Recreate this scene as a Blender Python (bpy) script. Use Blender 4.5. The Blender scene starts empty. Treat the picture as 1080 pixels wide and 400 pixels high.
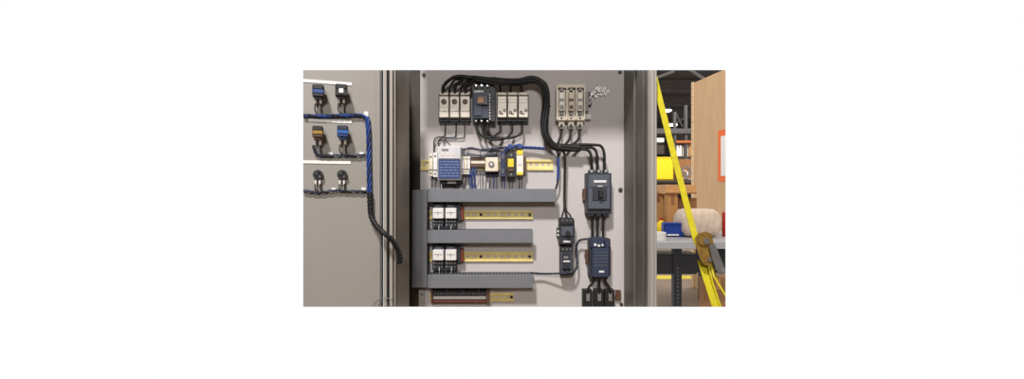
import bpy, bmesh, math, random
from mathutils import Vector, Matrix
random.seed(7)
PI = math.pi
F = 486.0                 # focal length in pixels of a 1080x400 frame
CD = 1.7                  # camera to mounting panel
H = 1.4                   # eye height above the warehouse floor
SC = bpy.context.scene
COL = SC.collection

# ------------------------------------------------------------------ materials
def lin(c):
    c = c / 255.0
    return c / 12.92 if c <= 0.04045 else ((c + 0.055) / 1.055) ** 2.4
MATS = {}
def mat(name, rgb, rough=0.55, metal=0.0, var=0.08, scale=40.0, bump=0.0, emit=0.0, alpha=None, stretch=None, coat=0.0):
    if name in MATS: return MATS[name]
    m = bpy.data.materials.new(name); m.use_nodes = True
    nt = m.node_tree; b = nt.nodes['Principled BSDF']
    col = tuple(lin(v) for v in rgb)
    b.inputs['Roughness'].default_value = rough
    b.inputs['Metallic'].default_value = metal
    b.inputs['Coat Weight'].default_value = coat
    tc = nt.nodes.new('ShaderNodeTexCoord'); mp = nt.nodes.new('ShaderNodeMapping')
    nt.links.new(tc.outputs['Object'], mp.inputs['Vector'])
    if stretch: mp.inputs['Scale'].default_value = stretch
    n = nt.nodes.new('ShaderNodeTexNoise'); n.inputs['Scale'].default_value = scale; n.inputs['Detail'].default_value = 4
    nt.links.new(mp.outputs['Vector'], n.inputs['Vector'])
    r = nt.nodes.new('ShaderNodeValToRGB')
    r.color_ramp.elements[0].position = 0.3; r.color_ramp.elements[1].position = 0.7
    r.color_ramp.elements[0].color = tuple(max(0, v * (1 - var)) for v in col) + (1,)
    r.color_ramp.elements[1].color = tuple(min(1, v * (1 + var)) for v in col) + (1,)
    nt.links.new(n.outputs['Fac'], r.inputs['Fac'])
    nt.links.new(r.outputs['Color'], b.inputs['Base Color'])
    if bump:
        bp = nt.nodes.new('ShaderNodeBump'); bp.inputs['Strength'].default_value = bump; bp.inputs['Distance'].default_value = 0.001
        nt.links.new(n.outputs['Fac'], bp.inputs['Height']); nt.links.new(bp.outputs['Normal'], b.inputs['Normal'])
    if emit:
        b.inputs['Emission Color'].default_value = (1, 0.97, 0.9, 1); b.inputs['Emission Strength'].default_value = emit
    if alpha is not None:
        b.inputs['Transmission Weight'].default_value = 1 - alpha
    MATS[name] = m
    return m
PANEL = mat('panel_white_paint', (194, 187, 185), 0.6, var=0.03, scale=6)
CAB = mat('cabinet_grey_paint', (160, 153, 146), 0.42, var=0.04, scale=8)
WALLI = mat('inner_wall_shaded_grey', (104, 100, 95), 0.5, var=0.08, scale=6)  # right side wall: cabinet grey darkened, its shade is put into the colour
DOORM = mat('door_grey_paint', (147, 142, 135), 0.5, var=0.03, scale=5)
RUB = mat('black_gasket', (22, 20, 20), 0.8)
DUCT = mat('duct_grey_plastic', (116, 117, 122), 0.5, var=0.04, scale=20)
DUCTD = mat('duct_grey_dark', (112, 113, 118), 0.55)
BLK = mat('black_cable_jacket', (16, 15, 15), 0.6, var=0.2)
BLKP = mat('black_plastic', (30, 29, 31), 0.5)
GRYW = mat('grey_wire', (78, 80, 90), 0.5)
BLU = mat('blue_wire', (30, 64, 134), 0.45, var=0.2)
NAVY = mat('navy_wire', (32, 42, 78), 0.5, var=0.2)
CREAM = mat('cream_plastic', (224, 212, 192), 0.45)
CREAM2 = mat('cream_ceramic', (238, 230, 214), 0.35)
WHT = mat('white_plastic', (225, 222, 220), 0.45, var=0.03)
LBL = mat('white_label_strip', (236, 232, 228), 0.5, var=0.03)
SLATE = mat('slate_plastic', (80, 84, 95), 0.5)
SLATED = mat('dark_slate_plastic', (44, 47, 56), 0.5)
BLUG = mat('blue_grey_plastic', (46, 54, 76), 0.5)
PSUB = mat('blue_printed_label', (44, 62, 106), 0.45, var=0.15, scale=300)
ORNG = mat('amber_button', (176, 126, 84), 0.5)
BRASS = mat('yellow_passivated_steel', (232, 212, 140), 0.4, metal=0.0, var=0.12, scale=25)
STEEL = mat('bright_steel', (190, 188, 186), 0.35, metal=0.8)
STEELD = mat('dull_steel', (120, 118, 116), 0.5, metal=0.5)
BRWN = mat('brown_plastic', (92, 62, 44), 0.5)
REDB = mat('red_brown_plastic', (120, 52, 36), 0.5)
YEL = mat('yellow_sticker', (232, 206, 30), 0.5)
BLUB = mat('blue_contact_plastic', (24, 90, 160), 0.45)
STRAP = mat('yellow_webbing', (206, 192, 22), 0.7, var=0.12, scale=120, bump=0.3)
GOLD = mat('gold_ratchet_steel', (156, 122, 58), 0.45, metal=0.5, var=0.3, scale=60)
PLY = mat('plywood', (202, 165, 122), 0.65, var=0.1, scale=3, stretch=(6, 6, 0.6))
CARD = mat('cardboard', (178, 128, 74), 0.8, var=0.06, scale=8)
CARDD = mat('dark_cardboard', (140, 96, 58), 0.8, var=0.06, scale=8)
ORANGE = mat('orange_label', (238, 108, 40), 0.6, var=0.03)
YBIN = mat('yellow_bin_plastic', (240, 204, 10), 0.5, var=0.04)
BBIN = mat('blue_bin_plastic', (16, 54, 140), 0.5, var=0.06)
REDP = mat('red_plastic', (176, 26, 26), 0.5)
TABLE = mat('grey_table_top', (160, 159, 161), 0.45, var=0.06)
TFRAME = mat('black_steel_frame', (17, 15, 15), 0.6)
CONC = mat('concrete_floor', (132, 114, 94), 0.6, var=0.12, scale=2)
FYEL = mat('yellow_floor_paint', (214, 192, 40), 0.6)
ROOFM = mat('dark_roof_deck', (44, 30, 22), 0.9, var=0.3, scale=1.2)
WALLM = mat('far_dark_wall', (40, 34, 31), 0.9, var=0.4, scale=0.6)
TRUSS = mat('grey_steel_truss', (104, 98, 92), 0.6)
RACKM = mat('grey_rack_steel', (72, 70, 72), 0.55)
RACKD = mat('dark_rack_steel', (58, 48, 42), 0.6)
LAMPM = mat('lit_lamp_diffuser', (255, 250, 240), 0.5, emit=3.0)
BAG = mat('kraft_paper_bag', (206, 186, 168), 0.75, var=0.12, scale=12, bump=0.5)
WOOD = mat('pine_wood', (196, 146, 92), 0.7, var=0.12, scale=5, stretch=(1, 1, 8))

# ------------------------------------------------------------------ frames: a wall plane things are mounted on
class Frame:
    def __init__(s, o, ang):
        s.o = Vector(o); s.ang = ang
        s.X = Vector((math.cos(ang), math.sin(ang), 0)); s.N = Vector((math.sin(ang), -math.cos(ang), 0))
    def at(s, px, py, off=0.0):
        "point (x, off, z) of the plane offset towards the viewer that the photograph shows at this pixel"
        c = Vector((0, -CD, H)); d = Vector(((px - 540) / F, 1, -(py - 200) / F))
        t = (s.o + s.N * off - c).dot(s.N) / d.dot(s.N)
        p = c + d * t - s.o
        return Vector((p.dot(s.X), -off, p.z))
    def world(s, v):
        return s.o + s.X * v.x - s.N * v.y + Vector((0, 0, v.z))
G = Frame((0, 0, H), 0.0)                                  # the mounting panel (negative offsets lie behind it)
DA = math.radians(20)
D = Frame((-0.375, -0.36, H), DA)                          # inner face of the open door

class B:
    "collects shapes into one mesh, in the coordinates of a frame"
    def __init__(s, fr=G): s.fr = fr; s.bm = bmesh.new()
    def _bev(s, vs, w, seg=1):
        if w > 0:
            es = list({e for v in vs for e in v.link_edges})
            bmesh.ops.bevel(s.bm, geom=es, offset=w, segments=seg, affect='EDGES', profile=0.5)
    def raw(s, a, b, bev=0.0):
        x0, x1 = sorted((a[0], b[0])); y0, y1 = sorted((a[1], b[1])); z0, z1 = sorted((a[2], b[2]))
        M = Matrix.Translation(((x0 + x1) / 2, (y0 + y1) / 2, (z0 + z1) / 2)) @ Matrix.Diagonal((x1 - x0, y1 - y0, z1 - z0, 1))
        vs = bmesh.ops.create_cube(s.bm, size=1, matrix=M)['verts']
        s._bev(vs, min(bev, 0.3 * min(x1 - x0, y1 - y0, z1 - z0)))
        return s
    def box(s, px0, py0, px1, py1, o0, o1, bev=0.0008):
        a = s.fr.at(px0, py1, o1); b = s.fr.at(px1, py0, o1)
        return s.raw((a.x, -o0, a.z), (b.x, -o1, b.z), bev)
    def disc(s, px, py, rpx, o0, o1, seg=20, bev=0.0):
        c = s.fr.at(px, py, o1); e = s.fr.at(px + rpx, py, o1); r = (e - c).length
        M = Matrix.Translation((c.x, -(o0 + o1) / 2, c.z)) @ Matrix.Rotation(PI / 2, 4, 'X')
        vs = bmesh.ops.create_cone(s.bm, cap_ends=True, segments=seg, radius1=r, radius2=r, depth=abs(o1 - o0), matrix=M)['verts']
        if bev: s._bev(vs, bev)
        return s
    def ring(s, px, py, r1, r2, o0, o1, seg=24):
        c = s.fr.at(px, py, o1); k = (s.fr.at(px + 1, py, o1) - c).length; L = []
        for r, o in ((r1, o0), (r1, o1), (r2, o1), (r2, o0)):
            L.append([s.bm.verts.new((c.x + r * k * math.cos(2 * PI * i / seg), -o, c.z + r * k * math.sin(2 * PI * i / seg))) for i in range(seg)])
        for a in range(4):
            A, Bq = L[a], L[(a + 1) % 4]
            for i in range(seg):
                s.bm.faces.new((A[i], A[(i + 1) % seg], Bq[(i + 1) % seg], Bq[i]))
        return s
    def tube(s, pts, rr, seg=8, raw=False, n=10, helix=None):
        P = [Vector(p) if raw else s.fr.at(*p) for p in pts]
        if len(P) > 2:
            Q = [P[0] * 2 - P[1]] + P + [P[-1] * 2 - P[-2]]; C = []
            for i in range(1, len(Q) - 2):
                a, b, c, d = Q[i - 1:i + 3]
                for k in range(n):
                    t = k / n
                    C.append(0.5 * ((2 * b) + (c - a) * t + (2 * a - 5 * b + 4 * c - d) * t * t + (3 * b - a - 3 * c + d) * t ** 3))
            C.append(P[-1])
        else:
            C = [P[0].lerp(P[1], k / n) for k in range(n + 1)] if helix else P
        tang = [(C[min(i + 1, len(C) - 1)] - C[max(i - 1, 0)]).normalized() for i in range(len(C))]
        up = Vector((0, 1, 0)) if abs(tang[0].y) < 0.9 else Vector((1, 0, 0)); N = []
        for t in tang:
            up = (up - t * up.dot(t)).normalized(); N.append(up.copy())
        dist = 0; rings = []
        for i, c in enumerate(C):
            if i: dist += (C[i] - C[i - 1]).length
            a1 = N[i]; a2 = tang[i].cross(a1)
            if helix:
                R, ph, pitch = helix; w = ph + dist / pitch * 2 * PI
                c = c + (a1 * math.cos(w) + a2 * math.sin(w)) * R
            r = rr[min(i * len(rr) // len(C), len(rr) - 1)] if isinstance(rr, (list, tuple)) else rr
            rings.append([s.bm.verts.new(c + (a1 * math.cos(2 * PI * j / seg) + a2 * math.sin(2 * PI * j / seg)) * r) for j in range(seg)])
        for a, b in zip(rings, rings[1:]):
            for j in range(seg): s.bm.faces.new((a[j], a[(j + 1) % seg], b[(j + 1) % seg], b[j]))
        s.bm.faces.new(rings[0][::-1]); s.bm.faces.new(rings[-1])
        return s
    def prism(s, pts, o0, o1, raw=False):
        P = [Vector((p[0], -o1, p[1])) if raw else s.fr.at(p[0], p[1], o1) for p in pts]
        a = [s.bm.verts.new((p.x, -o1, p.z)) for p in P]; b = [s.bm.verts.new((p.x, -o0, p.z)) for p in P]
        s.bm.faces.new(a); s.bm.faces.new(b[::-1]); n = len(P)
        for i in range(n): s.bm.faces.new((a[i], b[i], b[(i + 1) % n], a[(i + 1) % n]))
        return s
    def strip(s, pts, w, th):
        "flat webbing along raw points, wide across the view"
        P = [Vector(p) for p in pts]; R = []
        for i, p in enumerate(P):
            t = (P[min(i + 1, len(P) - 1)] - P[max(i - 1, 0)]).normalized()
            side = t.cross(Vector((0, 1, 0))).normalized(); nn = side.cross(t).normalized()
            R.append([s.bm.verts.new(p + side * a * w / 2 + nn * b * th / 2) for a, b in ((-1, -1), (1, -1), (1, 1), (-1, 1))])
        for a, b in zip(R, R[1:]):
            for j in range(4): s.bm.faces.new((a[j], a[(j + 1) % 4], b[(j + 1) % 4], b[j]))
        s.bm.faces.new(R[0][::-1]); s.bm.faces.new(R[-1])
        return s

ALL = []
def tag(o, label, cat, group=None, kind=None):
    if label: o['label'] = label
    if cat: o['category'] = cat
    if group: o['group'] = group
    if kind: o['kind'] = kind
def mesh_obj(name, b, m, origin, parent=None, smooth=False):
    bmesh.ops.recalc_face_normals(b.bm, faces=b.bm.faces[:])
    bmesh.ops.translate(b.bm, verts=b.bm.verts[:], vec=-origin)
    me = bpy.data.meshes.new(name); b.bm.to_mesh(me); b.bm.free(); me.materials.append(m)
    if smooth:
        for p in me.polygons: p.use_smooth = True
    o = bpy.data.objects.new(name, me); COL.objects.link(o)
    if parent: o.parent = parent
    ALL.append(o)
    return o
class T:
    "a thing: an Empty at its mounting point that parents its parts"
    def __init__(s, name, label, cat, px, py, fr=G, group=None, off=0.0, kind=None):
        s.fr = fr; s.org = fr.at(px, py, off)
        e = bpy.data.objects.new(name, None); COL.objects.link(e); e.empty_display_size = 0.02
        e.location = fr.world(s.org); e.rotation_euler = (0, 0, fr.ang)
        tag(e, label, cat, group, kind); s.e = e
    def part(s, name, m, b, parent=None, label=None, smooth=False):
        o = mesh_obj(name, b, m, s.org, parent or s.e, smooth)
        if label: o['label'] = label
        return o
    def b(s): return B(s.fr)
def solo(name, label, cat, m, b, group=None, kind=None, smooth=False):
    "a thing that is one mesh"
    vs = [v.co.copy() for v in b.bm.verts]; c = sum(vs, Vector()) / len(vs)
    org = Vector((c.x, max(v.y for v in vs), min(v.z for v in vs))) if b.fr else c
    o = mesh_obj(name, b, m, org, None, smooth)
    o.location = b.fr.world(org); o.rotation_euler = (0, 0, b.fr.ang)
    tag(o, label, cat, group, kind)
    return o
def wire(label, pts, r, m=None, group=None, fr=G, name='wire', cat='wire', n=8, seg=8):
    return solo(name, label, cat, m or BLK, B(fr).tube(pts, r, seg=seg, n=n), group, smooth=True)

# ------------------------------------------------------------------ the cabinet
FO = 0.36                                                # front edge of the cabinet
XL, XR = G.at(443, 200, 0).x, G.at(658.5, 200, 0).x
ZT, ZB = 0.62, -0.62
cab = T('electrical_cabinet', 'large grey steel control cabinet standing open with its back panel fully wired', 'cabinet', 550, 200)
cab.part('back_wall', CAB, cab.b().raw((XL + 0.001, 0.012, ZB), (XR + 0.03, 0.016, ZT)))
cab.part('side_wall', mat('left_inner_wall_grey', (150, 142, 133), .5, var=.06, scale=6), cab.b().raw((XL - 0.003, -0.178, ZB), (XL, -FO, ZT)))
RECM = mat('recess_shade_dark', (58, 52, 46), .7)  # dark tone stands in for the shade at the rear corner
rc = cab.b().raw((XL - 0.062, 0.08, ZB), (XL - 0.059, -0.19, ZT)).raw((XL - 0.062, -0.19, ZB), (XL - 0.001, -0.187, ZT)).raw((XL - 0.062, 0.08, ZB), (XL + .02, 0.083, ZT))  # recess added to give the dark band left of the panel
cab.part('added_side_recess', RECM, rc, label='added recess with shade in its colour beside the mounting panel')
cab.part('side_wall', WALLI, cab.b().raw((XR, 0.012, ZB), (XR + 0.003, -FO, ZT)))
fl = cab.b()                                             # folded door rim on the hinge side
fl.raw((XL - 0.0335, -FO + 0.02, ZB), (XL, -FO + 0.0165, ZT))
fl.raw((XL - 0.0335, -FO + 0.02, ZB), (XL - 0.0245, -FO - 0.003, ZT), 0.0015)
fl.raw((XL - 0.0165, -FO + 0.02, ZB), (XL - 0.0075, -FO - 0.003, ZT), 0.0015)
cab.part('door_rim', CAB, fl)
cab.part('rim_gasket', RUB, cab.b().raw((XL - 0.0235, -FO + 0.016, ZB), (XL - 0.0175, -FO + 0.010, ZT)))
fr_ = cab.b()
xa = (683.0 - 540) / F * (CD - FO)
fr_.raw((xa, -FO, ZB), (XR + 0.0035, -FO + 0.003, ZT))
fr_.raw((xa, -FO, ZB), (xa + 0.004, -FO - 0.012, ZT), 0.0015)
fr_.raw((XR - 0.003, -FO, ZB), (XR + 0.0045, -FO - 0.008, ZT), 0.0015)
cab.part('door_rim', CAB, fr_)
# drip channel standing out on the right side wall, and the two seams of that wall
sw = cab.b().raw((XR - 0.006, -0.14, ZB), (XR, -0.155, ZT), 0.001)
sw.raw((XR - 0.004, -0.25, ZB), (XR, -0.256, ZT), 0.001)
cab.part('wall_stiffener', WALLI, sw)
# the open door: its inner face
dl = -0.5
dr = cab.b(); dr.fr = D
door = cab.b(); q = B(D)
q.raw((dl, 0, ZB), (-0.004, 0.02, ZT), 0.001)
q.raw((-0.022, 0, ZB), (-0.008, -0.006, ZT), 0.002)
dobj = mesh_obj('door', q, DOORM, Vector((0, 0, 0)), cab.e); dobj['label'] = 'open left door of the cabinet seen from inside'
Mw = Matrix.Translation(D.o) @ Matrix.Rotation(D.ang, 4, 'Z')
bpy.context.view_layer.update()
dobj.matrix_parent_inverse = cab.e.matrix_world.inverted(); dobj.matrix_basis = Mw
q = B(D).raw((-0.0035, 0.004, ZB), (0.001, 0.012, ZT))
gk = mesh_obj('door_gasket', q, RUB, Vector((0, 0, 0)), dobj)

# mounting panel
cab.part('mounting_panel', PANEL, cab.b().raw((XL + 0.001, 0.0, ZB), (XR - 0.001, 0.003, ZT)), label='off-white painted mounting panel')
cab_top = cab.part('top_wall', CAB, cab.b().raw((XL - 0.03, 0.016, 0.712), (XR + 0.0035, -FO + .02, 0.716)))
ALL.remove(cab_top)
hdr = cab.part('added_shade_header', CAB, cab.b().raw((XL - 0.03, -FO + .001, 0.562), (XR + 0.0035, -FO + .02, 0.712)))  # unseen lintel, added to cast shade over the upper panel
ALL.remove(hdr)
for (x, y, r, nm) in ((447, 79, 2.6, 'upper left corner'), (654, 76, 2.4, 'upper right corner'), (654.5, 200.5, 2.6, 'beside the large breaker'), (655.5, 321.5, 2.0, 'lower right corner')):
    t = T('panel_bolt', 'dark hex bolt and washer holding the mounting panel, ' + nm, 'bolt', x, y, group='mounting panel bolts')
    t.part('washer', STEELD, t.b().disc(x, y, r, 0, 0.0015))
    t.part('bolt_head', BLKP, t.b().disc(x, y, r * .62, 0.0015, 0.007, seg=6, bev=0.0005))

# ------------------------------------------------------------------ wiring ducts
def duct(label, x0, y0, x1, y1, horiz=True, o=0.062, ends=None):
    t = T('wiring_duct', label, 'wiring duct', (x0 + x1) / 2, (y0 + y1) / 2, group='grey slotted wiring ducts')
    a = G.at(x0, y1, o); c = G.at(x1, y0, o)
    t.part('duct_cover', DUCT, t.b().raw((a.x, -o + 0.005, a.z), (c.x, -o, c.z), 0.0012))
    s = t.b(); s.raw((a.x + 0.001, 0, a.z + 0.001), (c.x - 0.001, -0.002, c.z - 0.001))
    P = 0.0112
    if horiz:
        for z in (a.z + 0.0006, c.z - 0.0006):
            s.raw((a.x + .001, -0.002, z - .0008), (c.x - .001, -0.016, z + .0008))
            s.raw((a.x + .001, -o + .011, z - .0008), (c.x - .001, -o + .004, z + .0008))
            k = a.x + 0.003
            while k < c.x - 0.004:
                s.raw((k, -0.015, z - .0008), (k + 0.0056, -o + .006, z + .0008)); k += P
    else:
        for x in (a.x + 0.0006, c.x - 0.0006):
            s.raw((x - .0008, -0.002, a.z + .001), (x + .0008, -0.016, c.z - .001))
            s.raw((x - .0008, -o + .011, a.z + .001), (x + .0008, -o + .004, c.z - .001))
            k = a.z + 0.003
            while k < c.z - 0.004:
                s.raw((x - .0008, -0.015, k), (x + .0008, -o + .006, k + 0.0056)); k += P
    t.part('slotted_side', DUCTD, s)
    return t
duct('wide grey wiring duct running across under the power supply row', 450.6, 199.3, 587, 213.2)
duct('upright grey wiring duct at the left edge of the mounting panel', 434.3, 200.2, 450.2, 303.5, False, o=0.0625)
duct('grey wiring duct between the two rows of paired relays', 450.6, 243, 562, 256.6)
duct('lowest grey wiring duct above the bottom terminal strip', 450.6, 290, 562.5, 304.2)

# ------------------------------------------------------------------ mounting rails
def rail(label, x0, x1, yc, hh, holes=True, m=BRASS, step=7.2, p0=0.001):
    t = T('mounting_rail', label, 'rail', (x0 + x1) / 2, yc, group='slotted steel mounting rails')
    o = 0.0075
    a = G.at(x0, yc + hh, o); c = G.at(x1, yc - hh, o); zc = (a.z + c.z) / 2; h = c.z - a.z
    s = t.b()
    s.raw((a.x, -o, a.z), (c.x, -o - .0012, a.z + h * .2)); s.raw((a.x, -o, c.z - h * .2), (c.x, -o - .0012, c.z))
    s.raw((a.x, -p0, a.z + h * .2), (c.x, -o, a.z + h * .2 + .0012)); s.raw((a.x, -p0, c.z - h * .2 - .0012), (c.x, -o, c.z - h * .2))
    sl = h * .12
    s.raw((a.x, -p0, a.z + h * .2), (c.x, -p0 - .0012, zc - sl)); s.raw((a.x, -p0, zc + sl), (c.x, -p0 - .0012, c.z - h * .2))
    st = step * CD / F; k = a.x; gap = st * .58
    while k < c.x:
        s.raw((k, -p0, zc - sl), (min(k + st - gap, c.x), -p0 - .0012, zc + sl)); k += st
    t.part('slotted_channel', m, s)
    for fx in (0.06, 0.5, 0.97) if holes else ():
        xx = x0 + (x1 - x0) * fx
        t.part('screw', BLKP, t.b().disc(xx, yc, 1.5, 0.002, 0.006, seg=10))
    return t
rail('pale yellow slotted rail carrying the power supply row, bare at its right end', 443.6, 583.5, 174, 5.6, step=6.2, holes=False)
rail('yellow slotted rail bare to the right of the upper pair of relays', 452, 562, 226.6, 4.6)
rail('yellow slotted rail bare to the right of the lower pair of relays', 452, 562, 270.8, 5.2)
rail('short slotted rail at the bottom carrying the black terminal strip', 453, 542, 313.6, 4.6, step=6, m=BRASS)

# ------------------------------------------------------------------ fuse carriers (top row)
def fuse(label, x0, x1, upper, group):
    y0, y1 = 99.0, 127.5
    t = T('fuse_holder', label, 'fuse holder', (x0 + x1) / 2, 113, group=group)
    t.part('base', SLATED, t.b().box(x0, y0, x1, y1 + 1.5, 0.0, 0.03).box(x0 + .2, y1 - 3, x1 - .2, y1 + .5, 0.03, 0.036), label='dark grey base')
    t.part('top_terminal', CREAM, t.b().box(x0 + .8, y0 - 1.5, x1 - .8, y0 + 1.2, 0.004, 0.04))
    c = t.b().box(x0 + .6, y0 + 2.5, x1 - .6, y1 - 3.8, 0.03, 0.058, 0.0015)
    if upper:
        c.box(x0 + 1.2, y0 + 15, x1 - 1.2, y0 + 18, 0.058, 0.062)
        t.part('fuse_drawer', CREAM2, c)
        t.part('indicator_window', BRWN, t.b().ring((x0 + x1) / 2, y0 + 8.3, 1.3, 2.9, 0.056, 0.0605).disc((x0 + x1) / 2, y0 + 8.3, 1.2, .056, .0585, 12))
    else:
        c.box(x0 + 1.0, y0 + 4.5, x1 - 1.0, y0 + 6, 0.058, 0.061).box(x0 + 1.0, y0 + 8, x1 - 1.0, y0 + 9.2, 0.058, 0.061)
        t.part('fuse_drawer', CREAM2, c)
        w = t.b().ring(x0 + 3.2, y1 - 9, 0.7, 1.7, 0.056, 0.060, 14).ring(x1 - 2.8, y1 - 11, 0.7, 1.6, 0.056, 0.060, 14).box(x0 + 4.0, y1 - 8, x1 - 4, y1 - 6.6, .057, .0595)
        t.part('indicator_window', BRWN, w)
    t.part('bottom_terminal', STEELD, t.b().box(x0 + 1.5, y1 + .3, x1 - 1.5, y1 + 2, .004, .026))
pos = ['left', 'middle', 'right']
for i, (a, b_) in enumerate(((462.6, 473.6), (474, 484.6), (485, 496))):
    fuse(f'{pos[i]} of three cream fuse holders with round windows left of the contactor', a, b_, True, 'fuse holders left of the contactor')
for i, (a, b_) in enumerate(((524.2, 534.8), (535.2, 546), (546.4, 557.4))):
    fuse(f'{pos[i]} of three ribbed cream fuse holders right of the contactor', a, b_, False, 'fuse holders right of the contactor')

# contactor between them
t = T('contactor', 'dark blue-grey contactor with amber button between the two sets of fuse holders', 'contactor', 509, 113)
t.part('base', SLATED, t.b().box(498, 90, 521, 128, 0, 0.045))
t.part('body', BLUG, t.b().box(499, 96, 517, 125, 0.045, 0.07, .002).box(500, 110, 508, 122, .07, .076))
t.part('auxiliary_block', SLATE, t.b().box(502.5, 100, 514.5, 110.5, .07, .085, .002), label='light grey front block')
t.part('button', ORNG, t.b().box(504, 102.5, 510, 108.5, .085, .089))
t.part('name_plate', LBL, t.b().box(500, 95.6, 510, 97.4, .07, .072))
s = t.b()
for x in (502, 508, 514):
    t.part('terminal', BLKP, t.b().box(x - 2, 87, x + 2, 93, .02, .05, .001)); t.part('terminal', BLKP, t.b().box(x - 2, 124.5, x + 2, 129.5, .02, .05, .001))
s = t.b()
for x in (502, 508, 514):
    s.disc(x, 90, 1.1, .05, .052, 10); s.disc(x, 127, 1.1, .05, .052, 10)
t.part('terminal_screw', STEEL, s)
t.part('side_contact', BLKP, t.b().box(517.4, 93, 522.6, 128, .03, .062).box(518.5, 100, 521.5, 104, .062, .066), label='narrow black side contact block')
s = t.b()
for k in range(9): s.box(516.2, 99 + k * 3.2, 517.2, 100.8 + k * 3.2, .07, .073, 0)
t.part('marker_tag', WHT, s)

# ------------------------------------------------------------------ heavy black cables
trunk = [(500, 83.5, .05), (520, 86.0, .055), (545, 86.5, .055), (562, 84, .055), (573.5, 91, .055), (576.2, 108, .055), (574.2, 128, .055), (575.5, 143, .055), (584, 154, .05), (598, 156.0, .045), (612, 156.5, .045)]
t = T('cable_bundle', 'thick black cable bundle arching over the fuse holders and down to the large breaker', 'cable bundle', 575, 120)
ph = 0
s = t.b()
for k in range(5): s.tube(trunk, 0.0066, n=10, helix=(0.0078, ph + k * 2 * PI / 5, 0.9))
t.part('cable_strands', BLK, s, smooth=True)
for (x, y, dx, dy) in ((576, 112, 0, 1), (574.3, 128, 0, 1), (553, 86, 1, 0), (530, 86.5, 1, 0), (590, 155.5, 1, 0)):
    s = t.b(); c = G.at(x, y, .055 if y < 140 else .05)
    s.tube([c + Vector((dx, 0, dy)) * -0.002, c + Vector((dx, 0, dy)) * 0.002], 0.0155, seg=16, raw=True)
    t.part('cable_tie', BLKP, s)
# arcs from the left fuse holders into the bundle
for i, (x, top, xe) in enumerate(((468.5, 83.5, 500), (481, 84.5, 505), (492.5, 86, 510))):
    wire(['outer black cable arching from the left cream fuse holder', 'second black cable arching from the middle fuse holder of the left set', 'innermost black cable arching from the fuse holder next to the contactor'][i],
         [(x - 1.5, 99, .035), (x - .5, 91, .042), (x + 6, top + .5, .05), (x + 16, 80.5 + i, .055), (xe + 6, 83 + i * .6, .055), (xe + 25, 86, .05)], .0062, group='cables arching from the left fuse holders', name='power_cable', cat='cable')
for i, (x, top) in enumerate(((474.5, 85.5), (486.5, 87), (498, 88.5))):
    wire(['thinner black cable rising between left and middle fuse holders', 'thinner black cable rising between middle and right fuse holders', 'thinner black cable rising beside the contactor'][i],
         [(x - 1, 99.5, .03), (x, 93, .036), (x + 4, top, .04), (x + 12, top - 2.5, .045), (x + 24, top - 1, .045)], .0042, group='thin cables behind the arching cables', name='power_cable', cat='cable')
for i, x in enumerate((503, 509, 515)):
    wire(['left', 'middle', 'right'][i] + ' of three short black cables entering the contactor top', [(x, 89, .05), (x + .6, 86, .055), (x + 4, 82.5, .06), (x + 14, 83.5, .06)], .0044, group='cables into the contactor top', name='power_cable', cat='cable')
for i, x in enumerate((527.5, 538.5, 549.8)):
    wire(f'short black cable dropping into the {pos[i]} fuse holder right of the contactor', [(x + .3, 99, .03), (x, 93, .04), (x - .5, 87, .05)], .0042, group='drops into the right fuse holders', name='power_cable', cat='cable')
# loops under the contactor to the right fuse holders
for i, (xa_, xb_, yb) in enumerate(((502.5, 527.5, 144), (508.5, 539.5, 146.5), (514, 550.5, 145))):
    wire(f'thick black loop from contactor up to the {pos[i]} fuse holder of the right set',
         [(xa_ + .5, 129, .04), (xa_ + 1, 137, .045), (xa_ + 6, yb - 1 + .5, .045), ((xa_ + xb_) / 2 + 3, yb + .8, .045), (xb_ - 4, yb - 2, .04), (xb_, 138, .035), (xb_, 128, .025)], .0046, group='cable loops under the contactor', name='power_cable', cat='cable')
wire('slim black cable hanging in the innermost loop under the contactor', [(511, 129, .03), (511.5, 136, .03), (516, 143, .03), (524, 145.5, .03), (532, 145.8, .03)], .0035, name='power_cable', cat='cable')
# thin wires under the left fuse holders
ends = ((457.5, 166), (462.5, 155), (468, 152))
for i, x in enumerate((469.5, 481, 490)):
    e = ends[i]; y = 144.5 + i * .7
    wire(f'thin wire from the {pos[i]} fuse holder of the left set down to the power supply',
         [(x, 128.5, .015), (x, 138, .01), (x - 1, y - .8, .01), (x - 5, y, .01), (e[0] + 4, y + .4, .01), (e[0] + .6, y + 3, .01), (e[0], (y + e[1]) / 2 + 2, .012), (e[0], e[1], .02)], .0021, GRYW if i == 2 else BLKP, 'thin wires under the left fuse holders')

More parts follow.
